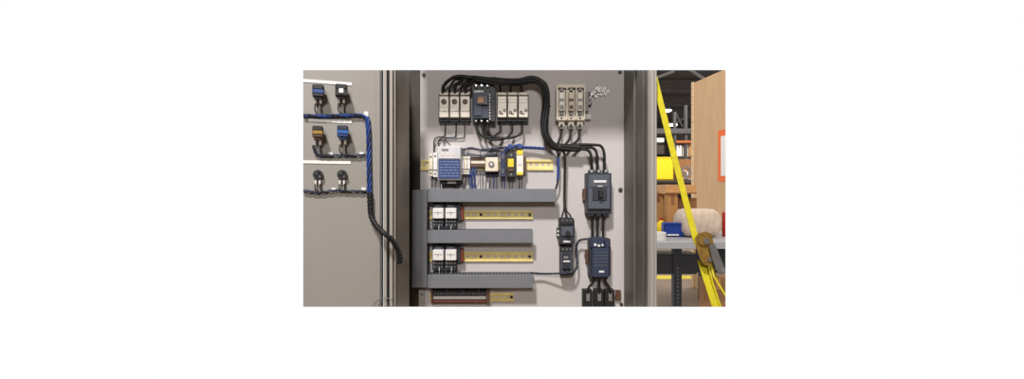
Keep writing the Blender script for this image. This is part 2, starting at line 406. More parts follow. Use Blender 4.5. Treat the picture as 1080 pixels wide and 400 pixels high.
# ------------------------------------------------------------------ fused switch at top right
t = T('fused_switch', 'cream three-pole fused disconnect switch at upper right of the mounting panel', 'switch', 603, 112)
s = t.b().box(587.5, 89.5, 617, 128.5, 0, .02).box(587.5, 89, 617, 92.5, .02, .04)
s.box(587, 122.5, 617, 127, .02, .045)
t.part('frame', CREAM, s)
s = t.b()
for x in (587, 597.3, 607.3, 616.2): s.box(x, 90.5, x + 1.2, 126, .02, .052)
t.part('divider', CREAM2, s)
for i, x in enumerate((592.6, 602.6, 612)):
    c = t.part('fuse_link', CREAM2 if i != 1 else CREAM, t.b().box(x - 2.9, 97, x + 2.9, 117, .02, .038, .003))
    t.part('fuse_band', [STEELD, BRWN, STEELD][i], t.b().box(x - 2.3, 104, x + 2.3, 107, .0375, .0395, 0).box(x - 1.8, 111, x + 1.8, 115, .0375, .0395, 0), c)
    t.part('contact_clip', STEELD, t.b().box(x - 1.8, 92.6, x + 1.8, 96, .02, .034).box(x - 1.8, 118.4, x + 1.8, 121.6, .02, .034))
    t.part('terminal_lug', CREAM2, t.b().box(x - 3.4, 127, x + 3.0, 133.5, .003, .03, .002).box(x - 2.6, 133.4, x + 2.2, 136.0, .004, .022, .002))
    t.part('terminal_hole', BLKP, t.b().disc(x - .3, 132.6, 1.7, .022, .0315, 12).disc(x - .3, 124.8, 1.0, .0449, .0462, 10))
t.part('side_block', WHT, t.b().box(618, 120.5, 623.5, 125.5, 0, .025).box(619.3, 121.6, 622, 124, .025, .028))
t.part('mechanism', STEELD, t.b().box(617.4, 97, 620.8, 117, 0, .026).box(618.5, 107, 624.5, 110.5, .008, .02, .002).disc(622, 108.5, 2.0, .02, .028, 12), label='dark operating mechanism on the right side')
t.part('mechanism', BLKP, t.b().box(618.4, 97, 622.5, 100, 0, .022))
# loose beaded chain tag beside it
t = T('tag_chain', 'small crumpled metal chain tag beside the cream disconnect switch', 'chain', 632, 96)
c0 = [(624, 99.5), (627, 97), (629.5, 93.6), (633, 92.8), (636, 95.8), (634, 99.5), (630, 98.5), (632, 95.6), (637.5, 93.3), (641.5, 96.5), (638.5, 99.2), (628, 101.5), (623.5, 103.5)]
s = t.b()
for i, (x, y) in enumerate(c0): s.ring(x, y, .8, 1.45, .004 + (i % 3) * .003, .0065 + (i % 3) * .003, 10)
t.part('chain_link', STEEL, s)
s = t.b().tube([(621, 106, .012), (625, 102, .012), (629, 98, .01), (635, 97, .01)], .0012)
t.part('hook', STEELD, s)
# cables from the switch
for i, (x, xe) in enumerate(((592.3, 588.5), (602.3, 596), (611.7, 603))):
    wire(f'short black cable from the {pos[i]} pole of the cream disconnect switch',
         [(x, 134.5, .016), (x - .6, 141, .022), (x - 2.5, 148, .03), (xe - 2, 154, .038), (xe - 8, 155.5, .045)], .0046, group='cables under the disconnect switch', name='power_cable', cat='cable')
# cables from bundle into big breaker
for i, (xe, yt) in enumerate(((624, 158.5), (630, 156.5), (637.3, 154))):
    wire(f'black cable curving from the bundle into the {pos[i]} pole of the large breaker',
         [(590, 156, .05), (606, yt - .3 - i * .4, .045), (xe - 10, yt - 1, .045), (xe - 3, yt + .8, .045), (xe, yt + 9, .045), (xe, 176, .04), (xe, 184, .038)], .0052, group='cables into the large breaker', name='power_cable', cat='cable')

# ------------------------------------------------------------------ moulded-case breaker
def breaker(t, mats):
    pass
t = T('circuit_breaker', 'large slate-grey moulded circuit breaker with black toggle at right of the panel', 'breaker', 632, 204)
t.part('body', SLATED, t.b().box(618.8, 182.5, 645, 226, 0, .055, .002))
t.part('front_cover', SLATE, t.b().box(620.2, 184.5, 644, 221, .055, .066, .003).box(622, 186, 642.5, 197.5, .066, .069, .001))
t.part('toggle_plate', SLATED, t.b().box(625, 197.5, 640, 211.5, .066, .070, .001), label='dark recess around the toggle')
t.part('toggle', BLKP, t.b().box(631.8, 200.5, 635.8, 208.8, .07, .086, .002))
t.part('name_plate', WHT, t.b().box(626.5, 190.2, 639.5, 192.6, .069, .0705, 0).box(630.5, 196, 635.5, 196.9, .069, .0705, 0))
s = t.b(); s2 = t.b()
for x in (624, 631.5, 639):
    s.box(x - 2.6, 179.5, x + 2.6, 184, .02, .05, .001); s.box(x - 2.8, 222.5, x + 2.8, 228.5, .02, .052, .001)
    s2.disc(x, 180.6, 1.5, .05, .053, 10)
t.part('terminal_cover', BLKP, s); t.part('terminal_screw', STEEL, s2)
t.part('side_accessory', BRWN, t.b().box(615.4, 199, 618.6, 212, 0, .03).box(614.6, 202, 616, 208, .0, .02), label='small brown block on the left side')
for i, x in enumerate((625.2, 630.6, 636.6)):
    wire(f'{pos[i]} of three black cables between the large breaker and the blue-grey overload unit', [(x, 226, .035), (x, 236, .035), (x - .4, 243, .035), (x - .6, 251, .035)], .0046, group='cables below the large breaker', name='power_cable', cat='cable')
t = T('motor_starter', 'tall blue-grey motor starter directly below the large breaker', 'motor starter', 633, 272)
t.part('body', SLATED, t.b().box(621.5, 252, 644, 291.5, 0, .045, .002))
t.part('front_cover', BLUG, t.b().box(624.5, 262, 642.8, 292.8, .045, .07, .003), label='blue-grey front cover')
t.part('control_block', BLUG, t.b().box(623, 250.5, 637.5, 261.5, .045, .066, .002).box(638, 254, 643, 261.5, .045, .058, .001))
t.part('terminal_screw', WHT, t.b().disc(627.8, 258.3, 1.5, .066, .0685, 10))
t.part('terminal_screw', WHT, t.b().disc(635.6, 258.6, 1.2, .066, .069, 10))
t.part('indicator', WHT, t.b().box(630.5, 258.2, 633, 260.4, .066, .0685, 0))
s = t.b()
for k in range(5): s.box(626.5, 266 + k * 3.4, 641, 267 + k * 3.4, .07, .0715, 0)
t.part('cover_rib', SLATE, s)
t.part('name_plate', WHT, t.b().box(631.8, 285.8, 637.2, 287.6, .07, .0715, 0))
t.part('side_clip', BRWN, t.b().box(618, 264, 621.3, 278, 0, .02).box(617, 268, 619, 272, 0, .016))
s = t.b()
for x in (626.3, 632.2, 638.6): t.part('terminal', BLKP, t.b().box(x - 2.2, 290.6, x + 2.2, 295, .02, .05, .001))
# output terminals along the bottom
for i, (x, xs) in enumerate(((620, 626.2), (632, 632.3), (643.5, 638.4))):
    wire(f'{pos[i]} of three black cables fanning out below the blue-grey motor starter', [(xs, 293, .035), (xs, 297, .034), (x + (xs - x) * .25, 302.5, .034), (x, 307, .034), (x, 314, .03)], .0044, group='cables below the motor starter', name='power_cable', cat='cable')
    t = T('power_terminal', f'{pos[i]} of three black power terminal blocks at the bottom right of the panel', 'terminal block', x, 315, group='power terminal blocks at the bottom right')
    t.part('block', BLKP, t.b().box(x - 5.2, 306, x + 4.9, 330, 0, .03, .002).box(x - 5.4, 305, x - 3.4, 330, .03, .038, .001))
    t.part('clamp', STEEL, t.b().box(x - 1.6, 309.5, x + 2.2, 318, .03, .036, .001).disc(x + .3, 313, 1.2, .036, .0375, 10))
solo('terminal_cover', 'brown cover strip beside the three bottom power terminals', 'cover', BRWN, B().box(649.5, 306.5, 655, 317, 0, .014, .001))
# ------------------------------------------------------------------ small motor breaker and contactor
t = T('motor_breaker', 'small black motor breaker below the bundle, left of the large breaker', 'breaker', 597, 245)
t.part('body', SLATED, t.b().box(590, 232, 606, 258, 0, .05, .002).box(587.6, 241, 590, 250, 0, .03, .001))
t.part('terminal_cover', BLKP, t.b().box(590.5, 230.2, 605.2, 237, .012, .056, .001))
s = t.b().box(592, 239.5, 604.5, 249, .05, .058, .002)
t.part('front_cover', SLATE, s)
t.part('rotary_knob', BLKP, t.b().disc(599.2, 246.5, 2.7, .058, .066, 16, .0006).box(598.6, 243.9, 599.8, 249.1, .066, .070, 0))
t.part('name_plate', WHT, t.b().box(594.2, 254.0, 601.4, 255.8, .05, .0515, 0))
t.part('side_terminal', CREAM, t.b().disc(588.8, 244, 1.2, .03, .032, 10).disc(588.8, 248, 1.2, .03, .032, 10))
s = t.b()
for x in (593.5, 597.8, 602): s.box(x - 1.3, 231.5, x + 1.3, 233.6, .056, .057, 0)
t.part('marking', SLATE, s)
t = T('contactor', 'small black contactor clipped directly beneath the small motor breaker', 'contactor', 597, 274)
t.part('body', BLKP, t.b().box(591, 260.5, 604.5, 291, 0, .045, .002))
t.part('front_cover', SLATED, t.b().box(592.5, 266, 603.5, 284, .045, .056, .002))
t.part('name_plate', WHT, t.b().box(594.2, 275.0, 601, 276.6, .056, .0572, 0))
t.part('armature', STEEL, t.b().box(594.5, 270.5, 599, 272.8, .056, .0585, 0))
s = t.b()
for x in (593.7, 597.7, 601.7): s.disc(x, 287.3, 1.2, .045, .0475, 10); s.disc(x, 263.2, 1.2, .045, .0475, 10)
t.part('terminal_screw', STEELD, s)
s = t.b()
for x in (592.2, 602.8): s.box(x - .6, 266, x + .6, 289, .056, .0575, 0)
t.part('cover_edge', SLATE, s)
wire('long straight black cable dropping from the bundle to the small motor breaker', [(583, 152, .05), (592.5, 158, .045), (595.8, 166, .04), (595.6, 185, .035), (595.4, 205, .035), (595.6, 221, .04)], .0048, name='power_cable', cat='cable')
for i, x in enumerate((592.2, 597.4, 602.2)):
    wire(f'{pos[i]} of three black leads splaying into the small motor breaker', [(595.5, 216, .038), (595.6 + (x - 596) * .25, 222, .042), (x - (x - 597) * .15, 227.5, .045), (x, 233, .045)], .0029, group='leads into the small motor breaker')

# ------------------------------------------------------------------ power supply row
t = T('power_supply', 'white and dark blue power supply unit at left of the power supply row', 'power supply', 474, 173)
t.part('housing', WHT, t.b().box(461.6, 154.5, 486, 190, .008, .075, .0015))
t.part('front_face', mat('pale_grey_plastic', (205, 203, 206), .45), t.b().box(462.4, 155, 485.2, 167.5, .075, .079, .001))
lb = t.part('printed_label', PSUB, t.b().box(462.2, 168, 485.6, 189, .075, .0775, .0006))
s = t.b()
random.seed(3)
for k in range(6):
    x = 463.6
    while x < 482.5:
        w = random.uniform(1.5, 5); s.box(x, 170.3 + k * 3.0, min(x + w, 484), 171.1 + k * 3.0, .0775, .0780, 0); x += w + 1.0
t.part('printed_line', mat('pale_blue_print', (120, 140, 190), .5), s, lb)
t.part('adjustment_dial', STEELD, t.b().box(466, 157, 473, 159.2, .079, .0805, .0003))
s = t.b()
for k in range(3): s.box(465 + k * 5.5, 162, 468 + k * 5.5, 164, .079, .0805, 0)
t.part('grey_marking', CREAM, s)
t.part('bottom_terminal', BLKP, t.b().box(464, 190, 484, 194, .008, .05, .001))
s = t.b()
for k in range(5): s.box(472.3 + k * 1.8, 190.6, 473.2 + k * 1.8, 193.8, .05, .052, 0)
t.part('terminal_pin', WHT, s)
def terminal(label, x0, x1, y0, y1, m, o=.04, group=None, scr=STEELD):
    t = T('terminal_block', label, 'terminal block', (x0 + x1) / 2, (y0 + y1) / 2, group=group)
    t.part('body', m, t.b().box(x0, y0, x1, y1, .008, o, .0012).box(x0 + .1, y0 + (y1 - y0) * .3, x1 - .1, y0 + (y1 - y0) * .7, o, o + .006, .001))
    xc = (x0 + x1) / 2; r = min(1.2, (x1 - x0) * .28)
    t.part('screw', scr, t.b().disc(xc, y0 + (y1 - y0) * .14, r, o, o + .0015, 10).disc(xc, y1 - (y1 - y0) * .14, r, o, o + .0015, 10))
g = 'terminal blocks left of the power supply'
terminal('outermost pale terminal block at the left end of the power supply row', 452.2, 456.4, 162, 186, CREAM, group=g)
terminal('pale terminal block touching the left side of the power supply', 456.8, 461.2, 161, 187, WHT, group=g)
g = 'terminal blocks right of the power supply'
for i, (x, mm) in enumerate(((486.6, WHT), (489.8, CREAM), (493.0, WHT))):
    terminal(['pale terminal block touching the right side of the power supply', 'cream terminal block, second to the right of the power supply', 'pale terminal block, third to the right of the power supply'][i], x, x + 2.9, 165, 184, mm, .038, g)
t = T('end_clamp', 'brown rail end clamp beside the tan relay in the power supply row', 'clamp', 508, 174)
t.part('clamp_body', BRWN, t.b().box(496.5, 166, 511.5, 169, .009, .03, .001).box(496.5, 173, 511.5, 176.5, .009, .03, .001))
t.part('clamp_plate', CREAM, t.b().box(496.5, 169.3, 511.5, 172.8, .009, .026, .001))
t = T('timer_relay', 'square tan timer relay with a round dial in the power supply row', 'relay', 518, 173)
t.part('housing', CREAM, t.b().box(511.8, 166, 525.5, 181, .009, .062, .002))
t.part('dial', STEELD, t.b().disc(518.2, 173.3, 3.2, .062, .066, 20, .0005), label='round grey dial')
t.part('dial_pointer', CREAM2, t.b().disc(518.2, 173.3, 1.3, .066, .069, 12))
t.part('socket', SLATED, t.b().box(511, 163, 526, 185, .009, .025, .001))
t = T('slim_relay', 'slim dark navy relay left of the breaker with yellow label', 'relay', 530, 173)
t.part('housing', NAVY, t.b().box(527.6, 160, 533, 186.5, .009, .055, .001))
t.part('indicator', SLATE, t.b().box(528.4, 163, 532.2, 168, .055, .057, .0004))
t.part('indicator', SLATE, t.b().box(528.4, 178, 532.2, 183, .055, .057, .0004))
t = T('miniature_breaker', 'black miniature breaker with bright yellow label in the power supply row', 'breaker', 539, 174)
t.part('housing', BLKP, t.b().box(534.2, 160.5, 544, 187, .009, .058, .0015))
t.part('yellow_label', YEL, t.b().box(535.6, 167.5, 541.8, 176.2, .058, .0595, .0003))
t.part('lever', BRWN, t.b().box(536, 178, 541.4, 180.8, .058, .066, .0008))
t.part('wire_entry', STEELD, t.b().disc(539, 163.6, 1.3, .058, .0592, 10).disc(539, 184, 1.3, .058, .0592, 10))
t = T('interface_relay', 'cream interface relay with yellow ends left of the bare rail', 'relay', 549, 172)
t.part('housing', CREAM2, t.b().box(544.8, 161, 552, 185, .009, .05, .0015))
t.part('end_cap', YEL, t.b().box(545.2, 158.6, 551.6, 163.4, .012, .053, .001), label='yellow end cap')
t.part('end_cap', YEL, t.b().box(545.2, 181.6, 551.6, 184.8, .012, .053, .001), label='yellow end cap')
t.part('indicator', WHT, t.b().box(546.2, 168, 550.6, 174, .05, .0525, .0005))
solo('end_stop', 'dark brown end stop closing the row at the bare rail', 'clamp', BRWN, B().box(552.3, 165, 554.6, 183, .0088, .035, .001))
# rail row wiring
random.seed(11)
vw = [(455, 185, 0), (459, 186, 1), (464.5, 193, 0), (467.5, 193, 1), (479, 193, 1), (482.5, 193, 0), (488, 184, 0), (491, 184, 1), (506, 180, 0), (509, 182, 1), (513.5, 185, 0), (517, 185, 0), (521, 185, 2), (524, 185, 0), (529, 186, 1), (532, 186, 2), (537, 186, 1), (540.5, 186, 0), (547, 184.5, 1), (550, 184.5, 0)]
WN = ['grey', 'dark', 'blue']
for i, (x, y, c) in enumerate(vw):
    where = 'under the left terminal blocks' if x < 461 else 'under the power supply' if x < 486 else 'under the pale terminal blocks' if x < 495 else 'under the end clamp' if x < 511 else 'under the tan timer relay' if x < 526 else 'under the slim navy relay' if x < 534 else 'under the yellow-labelled breaker' if x < 544 else 'under the cream interface relay'
    wire(f'{WN[c]} control wire dropping {where} into the wide duct', [(x, y - 2, .03), (x + random.uniform(-.6, .6), y + 4, .034), (x + random.uniform(-.8, .8), 197, .03), (x, 202, .025)], .0016 if c != 2 else .002, (GRYW, BLKP, BLU)[c], 'control wires dropping into the wide duct', n=5, seg=6)
for i, x in enumerate((495.2, 496.6, 498, 499.5, 501)):
    wire('blue control wire in the cluster between the power supply and tan relay', [(x + 1, 174, .02), (x + (-1) ** i * 1.2, 180, .036), (x + (-1) ** i * -.8, 188, .034), (x + .5, 195, .03), (x, 202, .025)], .0019, BLU, 'cluster of blue wires right of the power supply', n=6, seg=6)
# top run of wires above the row
t = T('wire_bundle', 'horizontal bundle of grey and navy wires running above the power supply row', 'wire bundle', 515, 157)
run = [(486, 158.5, .02), (497, 156.5, .022), (508, 158.5, .022), (520, 157, .022), (532, 156, .022), (548, 155.5, .02), (562, 156.5, .02), (574, 156.5, .025)]
s = t.b()
for k in range(3): s.tube(run, .0018, n=8, seg=6, helix=(.0028, k * 2.1, .05))
t.part('navy_strand', NAVY, s, smooth=True)
s = t.b()
for k in range(2): s.tube(run[:6], .0017, n=8, seg=6, helix=(.0034, k * 3.1 + .9, .07))
t.part('grey_strand', GRYW, s, smooth=True)
t = T('wire_bundle', 'bright blue wire bundle with bulging ties above the yellow-labelled breaker', 'wire bundle', 545, 155)
run = [(533, 160, .025), (536.5, 155, .03), (541, 155.5, .03), (546, 153.5, .03), (552, 155.5, .028), (562, 156, .025), (575, 157, .03)]
s = t.b()
for k in range(4): s.tube(run, .0024, n=8, seg=6, helix=(.0036, k * PI / 2, .06))
t.part('blue_strand', BLU, s, smooth=True)
s = t.b()
for x, y in ((538, 154.5), (548, 154)): s.disc(x, y, 2.6, .024, .034, 12)
t.part('blue_connector', BLU, s)
for i, (x, y0) in enumerate(((489, 165), (493, 165), (506, 166), (514, 164), (523, 164), (530, 161), (538, 161.5), (548, 159.5))):
    wire('thin wire up from ' + ['the block touching the power supply', 'the third block beside the power supply', 'the brown end clamp', 'the left side of the tan timer relay', 'the right side of the tan timer relay', 'the slim navy relay', 'the yellow-labelled breaker', 'the cream interface relay'][i],
         [(x, y0 + 2, .03), (x + .4, y0 - 2, .032), (x + 1.5, 158.5, .028), (x + 4, 157, .024)], .0014, (GRYW, BLKP, NAVY)[i % 3], 'thin wires rising from the power supply row', n=5, seg=6)
for i in range(3):
    wire(['upper', 'middle', 'lower'][i] + ' of three thin wires sagging over the blocks right of the power supply', [(487, 158 + i * 1.5, .03), (496, 162 + i * 1.6, .034), (507, 163.5 + i * 1.2, .036), (516, 161.5 + i, .034), (524, 163 + i * .5, .03)], .0013, (GRYW, NAVY, GRYW)[i], 'thin wires sagging beside the tan relay', n=5, seg=6)
wire('thin black wire curling above the power supply to the upper left', [(457, 166, .03), (458.5, 156, .03), (462, 150.5, .025), (466, 148, .02), (471, 149.5, .02), (475, 153, .02)], .0018, BLKP)
# blue cable from bundle to the duct end
t = T('control_cable', 'blue sleeved control cable hanging from the bundle down to the duct end', 'cable', 588, 175)
t.part('black_end', BLK, t.b().tube([(577, 152, .04), (585, 156, .038), (588.3, 162, .035), (588.6, 168, .035)], .0036), smooth=True)
t.part('blue_sleeve', BLU, t.b().tube([(588.6, 167, .035), (588.8, 178, .035), (588.4, 190, .035)], .0046), smooth=True)
t.part('black_end', BLK, t.b().tube([(588.4, 189, .035), (587.8, 194, .035), (585.5, 201, .03), (583, 205, .025)], .0034), smooth=True)

# ------------------------------------------------------------------ paired relays
def relay(label, x0, x1, y0, y1, group):
    t = T('plug_in_relay', label, 'relay', (x0 + x1) / 2, (y0 + y1) / 2, group=group)
    t.part('socket', SLATED, t.b().box(x0 - .6, y0 - 4, x1 + .6, y1 + 10.5, .009, .028, .001))
    rb = t.part('relay_cover', WHT, t.b().box(x0, y0, x1, y1, .028, .062, .002), label='white square cover')
    t.part('cover_marking', DUCT, t.b().box(x0 + 1.3, (y0 + y1) / 2 - .9, x1 - 1.3, (y0 + y1) / 2 - .3, .062, .0626, 0).box((x0 + x1) / 2 - .25, y0 + 3.5, (x0 + x1) / 2 + .25, y1 - 3.5, .062, .0626, 0), rb)
    t.part('release_lever', SLATE, t.b().box(x0 + 2, y0 - 3.4, x1 - 2, y0 - .8, .028, .045, .001))
    s = t.b(); w = x1 - x0
    for k in range(4): s.disc(x0 + w * (k + .5) / 4, y1 + 2.6, 1.0, .028, .0305, 8); s.disc(x0 + w * (k + .5) / 4, y1 + 6.6, 1.0, .028, .0305, 8)
    t.part('terminal_screw', STEEL, s)
for (yy, row) in ((219.6, 'upper'), (263.8, 'lower')):
    g = f'{row} pair of plug-in relays'
    relay(f'left of the two white relays in the {row} relay row', 456.2, 467.6, yy, yy + 11.2, g)
    relay(f'right of the two white relays in the {row} relay row', 469.6, 481.2, yy, yy + 11.2, g)
    solo('end_clamp', f'slim red-brown end clamp right of the {row} relay pair', 'clamp', REDB, B().box(486.2, yy - 1.5, 488.6, yy + 12.5, .0088, .035, .001))
    solo('end_clamp', f'dark grey end plate touching the right relay of the {row} pair', 'clamp', SLATED, B().box(482.3, yy - 3.4, 486, yy + 13.5, .0088, .032, .001))
    random.seed(int(yy))
    dn = 'middle' if row == 'upper' else 'lowest'
    for k in range(8):
        x = 457 + k * 3.2
        wire(f'short wire hanging from the {row} relay pair into the {dn} duct', [(x, yy + 17.5, .031), (x + random.uniform(-.8, .8), yy + 21, .036), (x + random.uniform(-.8, .8), yy + 24.5, .03), (x, yy + 28, .025)], .0014, (GRYW, BLKP, WHT, GRYW)[k % 4], f'wires below the {row} relay pair', n=4, seg=6)
    up = 'wide' if row == 'upper' else 'middle'
    for k in range(8):
        x = 457.3 + k * 3.2
        wire(f'short wire rising from the {row} relay pair to the {up} duct', [(x, yy - 2.5, .03), (x + random.uniform(-.6, .6), yy - 4, .035), (x, yy - 9, .026)], .0013, (BLKP, GRYW)[k % 2], f'wires above the {row} relay pair', n=4, seg=6)
# bottom terminal strip
t = T('terminal_strip', 'long black terminal strip with a pale marker bar at the bottom of the panel', 'terminal strip', 485, 313)
t.part('body', BLKP, t.b().box(455.5, 307, 515, 319.8, .009, .034, .001))
t.part('end_plate', BRWN, t.b().box(513, 305.8, 516, 320.6, .009, .04, .001))
t.part('end_plate', BRWN, t.b().box(454.2, 306, 456.4, 320.6, .009, .04, .001))
t.part('marker_bar', mat('grey_marker_bar', (150, 142, 136), .4), t.b().box(457, 313, 512.5, 316.2, .034, .040, .001), label='pale grey marker bar')
t.part('bridge_bar', REDB, t.b().box(457, 317.6, 512.5, 319.2, .034, .038, .001), label='thin red-brown bar')
s = t.b()
for k in range(18): s.disc(459 + k * 3.05, 310, .95, .034, .036, 8)
t.part('terminal_screw', STEELD, s)
random.seed(5)
for k in range(9):
    x = 460 + k * 5.6
    wire('short dark wire between the lowest duct and the bottom terminal strip', [(x, 309, .036), (x + .5, 307, .038), (x + random.uniform(-.5, .5), 303, .03), (x, 300, .022)], .0014, (BLKP, NAVY, GRYW)[k % 3], 'wires above the bottom terminal strip', n=4, seg=6)
# small pale fittings bottom left
t = T('grounding_lug', 'pale metal grounding lug at the lower left corner of the panel', 'lug', 444.5, 313)
t.part('plate', STEEL, t.b().box(441.5, 305.5, 448, 330, 0, .006, .001))
t.part('lug_screw', STEELD, t.b().disc(444.8, 311, 1.6, .006, .012, 6))
# sleeved control cable from lowest duct around to the starter
t = T('control_cable', 'twisted blue-grey control cable from the lowest duct around to the motor starter', 'cable', 605, 280)
run = [(560, 288, .035), (572, 288.8, .03), (588, 288.6, .05), (597, 288.2, .06), (604.5, 287, .055), (608.6, 281, .04), (608.2, 268, .03), (608.4, 259, .03), (611, 254, .035), (617, 252.4, .045), (624, 253, .06)]
s = t.b()
for k in range(2): s.tube(run, .0021, n=10, seg=6, helix=(.0022, k * PI, .022))
t.part('dark_strand', BLKP, s, smooth=True)
t.part('blue_grey_strand', NAVY, t.b().tube(run, .0022, n=10, seg=6, helix=(.0024, PI / 2, .022)), smooth=True)
t.part('pale_strand', GRYW, t.b().tube(run, .0019, n=10, seg=6, helix=(.0026, 1.5 * PI, .022)), smooth=True)

# ------------------------------------------------------------------ on the door
for (x0, x1, y0, y1, nm) in ((300, 371.2, 83.6, 86.8, 'upper row of switches'), (325.5, 371, 126.9, 129.8, 'middle row of switches'), (300, 370, 169.9, 173.2, 'lower row of round switches')):
    a = D.at(x0, y0, .002); c = D.at(x1, y0 + (2.2 if y0 < 100 else .6), .002)
    zt = D.at(x1, (87.2 if y0 < 100 else y0 + .3), .002).z; hh = 0.0085
    t_ = B(D).raw((a.x, 0, zt - hh), (c.x, -.002, zt), .0004)
    solo('label_strip', 'white marker strip stuck on the door above the ' + nm, 'label strip', LBL, t_, 'marker strips on the door')
def dswitch(label, x, y, body, cap, w, square=None, capm=None):
    t = T('switch_contact_block', label, 'switch', x, y, D, group='contact blocks on the door')
    t.part('collar', BLKP, t.b().disc(x, y, w * .42, 0, .012, 20))
    t.part('contact_block', body, t.b().box(x - w / 2, y - 6, x + w / 2, y + 5, .012, .045, .002).box(x - w * .34, y + 4, x + w * .34, y + 8, .012, .036, .001))
    t.part('clip', capm or BLKP, t.b().box(x - w * .42, y - 6.6, x + w * .42, y - 2.6, .012, .048, .001))
    if square: t.part('white_cap', WHT, t.b().box(x - 2.6, y - 2.2, x + 2.4, y + 2.4, .045, .049, .001))
    else: t.part('band', cap, t.b().box(x - w * .46, y - 1.6, x + w * .46, y + 1.6, .045, .048, .001))
    s = t.b()
    for dx in (-2.7, 2.7): t.part('terminal_screw', STEEL, t.b().disc(x + dx, y + 5.4, .9, .036, .0375, 8))
    t.part('ferrule', WHT, t.b().tube([(x - 2.8, y + 8, .025), (x - 3.0, y + 13, .018)], .0034).tube([(x + 2.6, y + 8, .025), (x + 2.6, y + 13, .018)], .0034), label='pale crimp sleeves')
dswitch('black switch block with a blue band, upper left on the door', 335.5, 96, SLATED, BLU, 12.5)
dswitch('black switch block with a white square cap, upper right on the door', 360, 95.5, BLKP, WHT, 13, square=True)
dswitch('brown switch block with a black clip, middle left on the door', 335, 139.5, BRWN, GOLD, 11.5)
dswitch('bright blue switch block, middle right on the door', 361.5, 139, mat('deep_blue_plastic', (26, 60, 120), .45), BLUB, 12, capm=SLATED)
for (x, nm) in ((335.2, 'left'), (360.8, 'right')):
    y = 184.3
    t = T('round_switch', f'{nm} of the two round black switches low on the door', 'switch', x, y, D, group='round switches on the door')
    t.part('locking_ring', BLKP, t.b().ring(x, y, 3.4, 5.4, 0, .014))
    t.part('core', SLATED, t.b().disc(x, y, 3.3, 0, .008, 16))
    t.part('contact_arm', BLKP, t.b().box(x - 3.4, y - .8, x + 3.4, y + .8, .008, .016, 0).box(x - .8, y - 3.4, x + .8, y + 3.4, .008, .016, 0))
    for dx in (-2, 2): t.part('terminal', STEEL, t.b().disc(x + dx, y + dx, .9, .008, .012, 8))
    t.part('ferrule', WHT, t.b().tube([(x - 2.2, y + 6, .012), (x - 2.4, y + 10.5, .012)], .0028).tube([(x + 2.0, y + 6, .012), (x + 2.2, y + 10.5, .012)], .0028), label='pale crimp sleeves')
wd = {335.5: ('the blue-banded switch', 109, 122), 360: ('the white-capped switch', 108.5, 121), 335: ('the brown switch', 152.5, 164), 361.5: ('the bright blue switch', 152, 164), 335.2: ('the left round switch', 194.8, 203), 360.8: ('the right round switch', 194.8, 203)}
for x, (nm, ya, yb) in wd.items():
    for j, dx in enumerate((-2.9, 2.5)):
        wire(('left' if j == 0 else 'right') + f' thin black wire hanging from {nm} on the door', [(x + dx, ya - 1, .014), (x + dx * (1.2 if ya < 190 else 1), (ya + yb) / 2, .012), (x + dx + 1.5, yb - 2, .009), (x + dx + 7, yb, .009)], .0016, BLKP, 'thin wires under the door switches', D, n=6, seg=6)
def dbundle(label, run, mats, R=.0035, r=.0021, pitch=.06, ties=()):
    t = T('wire_bundle', label, 'wire bundle', run[len(run) // 2][0], run[len(run) // 2][1], D, group='wire bundles tied to the door')
    n = len(mats)
    for k, (mm, nm) in enumerate(mats):
        t.part(nm + '_strand', mm, t.b().tube(run, r, n=12, seg=6, helix=(R, k * 2 * PI / n, pitch)), smooth=True)
    for (x, y) in ties:
        t.part('tie_mount', WHT, t.b().box(x - 2.4, y - 2.6, x + 2.4, y + 2.6, 0, .0035, .001))
o = .008
dbundle('blue and black wire bundle under the upper row of door switches',
        [(300, 122.5, o), (322, 122, o), (340, 122.8, o), (352, 122, o), (364, 122.2, o), (374, 121.4, o), (381, 121.8, o), (386, 124.5, o), (388, 130, o)],
        [(BLU, 'blue'), (NAVY, 'navy'), (BLKP, 'black'), (BLU, 'blue')], ties=((386.3, 120.4),))
dbundle('thin wire bundle under the middle row of door switches', [(331, 153, o), (331.5, 159, o), (336, 163.5, o), (346, 164.4, o), (360, 164, o), (374, 164.2, o), (386, 163.6, o)],
        [(NAVY, 'navy'), (GRYW, 'grey'), (BLKP, 'black')], R=.0028, r=.0017, ties=((348.5, 163.2), (381.5, 163.2)))
dbundle('dark wire bundle under the round door switches', [(300, 200.4, o), (322, 201.6, o), (336, 203, o), (354, 201.3, o), (372, 201.8, o), (387, 202, o)],
        [(BLKP, 'black'), (NAVY, 'navy'), (GRYW, 'grey')], R=.0028, r=.0018, ties=((352, 201), (383.5, 200.6)))
dbundle('bright blue wire riser running down the door beside its hinge edge', [(387.2, 124, o), (388.6, 140, o), (389, 165, o), (389.3, 185, o), (389.8, 206, o)],
        [(BLU, 'blue'), (BLU, 'blue'), (BLU, 'blue'), (NAVY, 'navy')], R=.0044, r=.003, pitch=.09)
# black spiral-wrapped loom from the door into the cabinet
hp = []
for (px, py, w) in ((390, 203, None), (390.2, 215, None), (391.5, 228, None), (397, 238, .0), (405, 246, .0), (413, 253, .0), (418.5, 262, .0), (421.5, 271, .0), (421, 278, 0)):
    if w is None:
        hp.append(D.world(D.at(px, py, .014)) - G.o)
    else:
        dd = {397: 1.305, 405: 1.29, 413: 1.30, 418.5: 1.32, 421.5: 1.335, 421: 1.345}[px]
        hp.append(Vector(((px - 540) / F * dd, dd - CD, -(py - 200) / F * dd)))
t = T('cable_loom', 'black spiral-wrapped cable loom crossing from the door into the cabinet', 'cable loom', 405, 246, off=.4)
t.part('wrapped_loom', BLK, t.b().tube(hp, .0068, seg=10, raw=True, n=14), smooth=True)
s = t.b()
for k in range(2): s.tube(hp, .0024, seg=6, raw=True, n=14, helix=(.0064, k * PI, .022))
t.part('spiral_wrap', BLKP, s, smooth=True)
